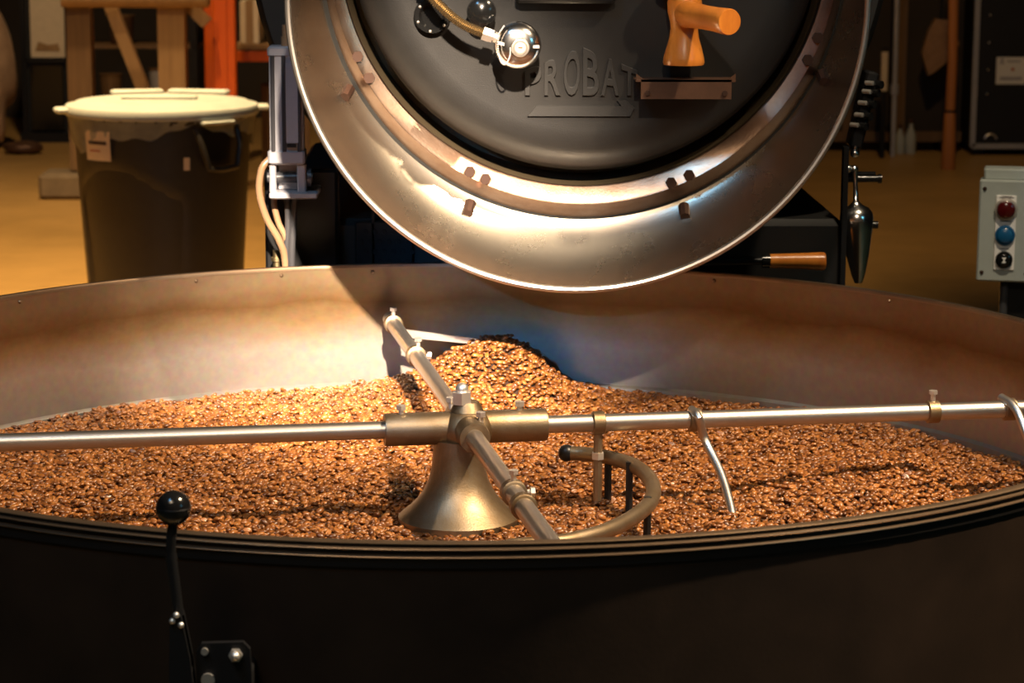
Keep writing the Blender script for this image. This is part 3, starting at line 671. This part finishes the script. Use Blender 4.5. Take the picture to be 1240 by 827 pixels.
def button(z, r, m, ring, depth):
    b = obj('button', MB().lathe([(0, -depth), (r*.7, -depth), (r*.95, -depth*.8), (r, -depth*.5), (r, 0), (0, 0)], (BXc-.0005, BYc-.0085, z), 'Y', 28), m, bx)
    if ring: obj('bezel', MB().lathe([(r*.98, -.004), (r*1.03, -.006), (r*1.22, -.0055), (r*1.28, 0), (r*.98, 0)], (BXc-.0005, BYc-.0085, z), 'Y', 28), ring, b)
    return b
button(.9300, .0165, 'red_btn', 'nickel', .014)
button(.8820, .0145, 'blue_btn', 'blue_btn', .012)
b3 = button(.8365, .0125, 'black_gloss', 'black_gloss', .008)
obj('button_symbol', MB().prism([(-.004, .005), (.004, .005), (.001, 0), (.004, -.005), (-.004, -.005), (-.001, 0)], .0006, lambda u_, q, dd: Vector((BXc-.0005+u_, BYc-.0172+dd, .8365+q))), 'white', b3)
for (z, l) in ((.9535, .018), (.951, .026), (.9075, .02), (.857, .016)):
    obj('print_line', MB().box((BXc, BYc-.0087, z), (l, .0006, .0012)), 'ink', bx)
obj('post', MB().bbox((BXc+.022, BYc+.06, .42), (.055, .05, .84), .004), 'black_satin', bx)
obj('cable_pipe', MB().cyl((BXc+.002, BYc+.03, .80), (BXc+.002, BYc+.03, .0), .008), 'hose_dark', bx)
bx_done = obj('post_foot', MB().bbox((BXc+.02, BYc+.06, .006), (.2, .2, .012), .002), 'black_satin', bx)

bx.rotation_euler.z = -.21; bx.location.x += .014

# ------------------------------------------------------------------ background, left
tf = thing('timber_trestle', 'tan timber trestle with square posts and slanting braces behind the bin', 'trestle', (-1.6, 9.3, 0))
obj('post', MB().box((-1.425, 9.3, .65), (.132, .12, 1.30)), 'wood_tan', tf)
obj('post', MB().box((-1.88, 9.3, .72), (.118, .12, 1.16)), 'wood_dark', tf)
def slant(name, a, b, wd, th, m, par):
    a = Vector(a); b = Vector(b); d_ = (b-a); rotq = d_.to_track_quat('Z', 'Y').to_matrix()
    return obj(name, MB().box(tuple((a+b)/2), (wd, th, d_.length), rotq), m, par)
slant('brace', (-1.80, 9.42, 1.10), (-1.55, 9.42, .42), .075, .06, 'wood_tan', tf)
slant('brace', (-1.42, 9.38, 1.02), (-1.26, 9.38, .86), .07, .06, 'wood_tan', tf)
obj('cross_beam', MB().tube([(-1.95, 9.20, .99), (-1.24, 9.20, .99), (-1.226, 9.20, .99)], [.045, .045, .032], 20), 'wood_tan', tf)
tag(obj('stone_footing', MB().bbox((-1.97, 9.30, .065), (.24, .26, .13), .02), 'footing'), 'squat grey-brown footing block under the trestle post', 'block')
rk = thing('pallet_rack', 'orange steel pallet rack upright with shelves behind the bin', 'rack', (-1.19, 9.6, 0))
obj('upright', MB().bbox((-1.187, 9.5, .70), (.116, .08, 1.40), .006).box((-1.187, 9.455, .70), (.03, .01, 1.40)), 'orange_paint', rk)
obj('upright', MB().bbox((-1.34, 10.4, .70), (.08, .08, 1.40), .006), 'orange_paint', rk)
obj('base_plate', MB().box((-1.187, 9.5, .006), (.18, .16, .012)), 'orange_paint', rk)
slant('rack_brace', (-1.21, 9.55, .2), (-1.33, 10.38, .95), .03, .03, 'orange_paint', rk)
obj('beam', MB().bbox((-.55, 9.9, .665), (1.25, .05, .055), .004), 'orange_paint', rk)
obj('shelf_board', MB().box((-.55, 10.12, .712), (1.25, .46, .028)), 'wood_tan', rk)
def carton(x, y, z, sx, sy, sz, label, m='paper', rz=0.):
    t_ = thing('carton', label, 'box', (x, y, z), 'cartons on the rack')
    r3 = Matrix.Rotation(rz, 3, 'Z')
    obj('carton_body', MB().bbox((x, y, z+sz/2), (sx, sy, sz), .004, r3), m, t_)
    obj('carton_tape', MB().box((x, y, z+sz/2+.001), (.04, sy+.003, sz+.001), r3), 'wood_tan', t_)
carton(-1.10, 10.1, .726, .10, .3, .22, 'narrow pale carton standing on the rack board')
carton(-.93, 10.1, .0, .22, .3, .50, 'brown carton standing on the floor under the rack board', 'wood_dark', .2)
cb = thing('black_cabinet', 'tall black metal cabinet with a pale lit sheet on its upper front', 'cabinet', (-2.51, 12.2, 0))
obj('cabinet_body', MB().bbox((-2.51, 12.25, .62), (.29, .40, 1.24), .01), 'black', cb)
obj('cabinet_frame', MB().box((-2.65, 12.03, .66), (.03, .03, 1.2)).box((-2.38, 12.03, .66), (.03, .03, 1.2)).box((-2.515, 12.03, .50), (.25, .03, .03)), 'black_satin', cb)
obj('pale_sheet', MB().box((-2.503, 12.035, .71), (.205, .01, .40)), 'paper', cb)
obj('sheet_stain', MB().prism([(-2.58, .555), (-2.43, .555), (-2.44, .60), (-2.50, .59), (-2.56, .61)], .004, lambda u_, q, dd: Vector((u_, 12.025+dd, q))), 'wood_tan', cb)
obj('lower_door', MB().bbox((-2.515, 12.035, .27), (.20, .02, .40), .004), 'black_gloss', cb)
obj('foot', MB().box((-2.50, 12.15, .03), (.36, .30, .06)), 'black_satin', cb)
# plastic sack
def lumpy(c, r, sc, seed, n=28, m=20, amp=.13):
    rg = random.Random(seed); ks = [(rg.uniform(2, 7), rg.uniform(2, 7), rg.uniform(2, 7), rg.uniform(0, 6), rg.uniform(.3, 1)) for _ in range(10)]
    mb = MB().ball((0, 0, 0), 1, n, m)
    for i, p in enumerate(mb.v):
        g = sum(math.sin(p.x*a+p.y*b+p.z*d_+e)*k for a, b, d_, e, k in ks)/5
        p = p*(1+amp*g); mb.v[i] = Vector((c[0]+p.x*r*sc[0], c[1]+p.y*r*sc[1], max(c[2]+p.z*r*sc[2], c[2]-r*sc[2]*.9)))
    return mb
sk = thing('plastic_sack', 'crumpled translucent plastic sack heaped beside the black cabinet', 'sack', (-2.85, 11.7, 0))
obj('sack_body', lumpy((-2.86, 11.7, .46), .24, (.85, 1, 1.95), 3, 40, 30, .2), 'sack', sk, 25)
obj('sack_knot', lumpy((-2.86, 11.7, .92), .07, (1, 1, 1.1), 5), 'sack', sk, 25)
tag(obj('floor_scrap', lumpy((-2.55, 11.35, .035), .09, (1.3, 1, .45), 9), 'rod_brown'), 'small dark crumpled scrap on the floor before the cabinet', 'scrap')
# shelf clutter behind the trestle
fr = thing('steel_shelving', 'dark steel shelving with low shelves standing behind the timber trestle', 'shelving', (-1.8, 11.6, 0))
for x in (-2.25, -1.55): 
    for y in (11.4, 11.8): obj('shelf_post', MB().box((x, y, .6), (.04, .04, 1.2)), 'black_satin', fr)
for z in (.30, .62, .94): obj('shelf_plate', MB().box((-1.9, 11.6, z), (.74, .44, .02)), 'wood_dark', fr)
for i, (x, z, s_) in enumerate(((-2.05, .31, .13), (-1.75, .31, .16), (-1.98, .63, .15), (-1.70, .63, .12))):
    t_ = thing('storage_tub', ('brown', 'grey', 'dull red', 'pale')[i]+' tub on the dark steel shelving behind the trestle', 'tub', (x, 11.5, z), 'tubs on the steel shelving')
    obj('tub_body', MB().lathe([(0, 0), (s_*.42, 0), (s_*.5, s_*1.1), (s_*.46, s_*1.1), (s_*.40, .01), (0, .01)], (x, 11.5, z), n=20), ('wood_dark', 'cyl_grey', 'rod_brown', 'paper')[i], t_)
    obj('tub_lid', MB().lathe([(s_*.52, s_*1.06), (s_*.54, s_*1.12), (0, s_*1.15)], (x, 11.5, z), n=20), 'wood_dark', t_)

# ------------------------------------------------------------------ background, right
pole = thing('wooden_pole', 'reddish wooden pole with a thicker lower sleeve standing on the floor', 'pole', (2.724, 10.62, 0))
obj('pole_shaft', MB().tube([(2.724, 10.62, .30), (2.728, 10.62, .60), (2.705, 10.62, 1.6)], [.028, .027, .026], 16), 'wood_pole', pole)
obj('pole_sleeve', MB().tube([(2.724, 10.62, 0), (2.724, 10.62, .01), (2.724, 10.62, .31), (2.724, 10.62, .325)], [.039, .041, .032, .029], 20), 'wood_pole', pole)
obj('pole_ring', MB().tube([(2.724, 10.62, .318), (2.724, 10.62, .330)], .0325, 18), 'rimdark', pole)
fb_ = thing('foil_bag', 'crumpled tan foil bag hanging behind the wooden pole', 'bag', (2.79, 11.35, .46))
obj('bag_body', MB().prism([(2.695, .60), (2.73, .74), (2.76, .80), (2.85, .79), (2.895, .66), (2.86, .56), (2.76, .48), (2.735, .47)], .06, lambda u_, q, dd: Vector((u_, 11.30+dd+.05*math.sin(u_*40+q*23), q))), 'foil', fb_, 20)
obj('bag_hook', MB().cyl((2.80, 11.33, .79), (2.80, 11.36, 1.30), .008), 'black_satin', fb_)
hr = thing('dark_partition', 'dark brown partition standing behind the wooden pole', 'partition', (2.55, 11.6, 0))
obj('partition_panel', MB().box((2.31, 11.62, .68), (1.35, .06, 1.24)), 'dark_wall', hr)
for x in (2.0, 2.3, 2.62, 2.92): obj('partition_stile', MB().box((x, 11.575, .68), (.05, .03, 1.24)), 'wood_dark', hr)
obj('partition_rail', MB().box((2.31, 11.57, .09), (1.35, .04, .06)), 'wood_dark', hr)
for x in (1.8, 2.9): obj('partition_foot', MB().box((x, 11.60, .035), (.08, .3, .07)), 'black_satin', hr)
cb2 = thing('black_locker', 'black metal locker with grey edge and white printed label on its door', 'locker', (3.3, 11.6, 0))
obj('locker_body', MB().bbox((3.32, 11.62, .70), (.62, .5, 1.30), .01), 'black', cb2)
obj('locker_edge', MB().box((3.012, 11.36, .70), (.03, .03, 1.30)).box((3.32, 11.36, .055), (.62, .03, .03)), 'cyl_grey', cb2)
for x in (3.06, 3.58): obj('foot', MB().box((x, 11.6, .026), (.06, .4, .052)), 'black_satin', cb2)
lab = obj('door_label', MB().box((3.225, 11.366, .497), (.172, .006, .158)), 'white', cb2, label='white printed label')
obj('label_tower', MB().prism([(3.155, .535), (3.185, .535), (3.180, .55), (3.178, .57), (3.162, .57), (3.16, .55)], .003, lambda u_, q, dd: Vector((u_, 11.361+dd, q))), 'cyl_grey', lab)
obj('label_line', MB().box((3.24, 11.362, .552), (.08, .002, .012)), 'cyl_grey', lab); obj('label_line', MB().box((3.225, 11.362, .452), (.13, .002, .02)), 'cyl_grey', lab)
obj('label_dot', MB().cyl((3.235, 11.363, .505), (3.235, 11.360, .505), .010, n=12), 'redink', lab)
obj('locker_latch', MB().tube([(3.12+.035*math.cos(t_*PI/8), 11.36, .095+.03*math.sin(t_*PI/8)) for t_ in range(9)], .006, 8), 'nickel', cb2)
for z in (.36, .50, .66, .82): obj('locker_rivet', MB().ball((3.09, 11.368, z), .006, 8, 6), 'nickel', cb2)
pp_ = thing('standpipe', 'slim grey standpipe rising from the floor by the dark partition', 'pipe', (2.535, 11.3, 0))
obj('pipe', MB().cyl((2.535, 11.3, 0), (2.528, 11.3, 1.4), .016), 'cyl_grey', pp_); obj('coupling', MB().cyl((2.533, 11.3, .36), (2.533, 11.3, .42), .024), 'cyl_grey', pp_)
pq = thing('capped_stake', 'thin dark stake with a pale tan sleeve beside the standpipe', 'stake', (2.455, 11.2, 0))
obj('stake', MB().cyl((2.455, 11.2, 0), (2.452, 11.2, .64), .014), 'black_satin', pq); obj('sleeve', MB().cyl((2.453, 11.2, .39), (2.452, 11.2, .615), .021), 'paper', pq)
for i, x in enumerate((2.60, 2.665)):
    t_ = thing('floor_bottle', ('short', 'tall')[i]+' pale bottle on the floor before the dark partition', 'bottle', (x, 11.45, 0), 'bottles by the partition')
    hgt = (.17, .20)[i]
    obj('bottle_body', MB().lathe([(0, 0), (.03, 0), (.032, .01), (.032, hgt*.55), (.012, hgt*.8), (.012, hgt), (0, hgt)], (x, 11.45, 0), n=16), 'lid_plastic', t_)
    obj('bottle_cap', MB().cyl((x, 11.45, hgt-.02), (x, 11.45, hgt+.004), .014), 'rod_brown', t_)
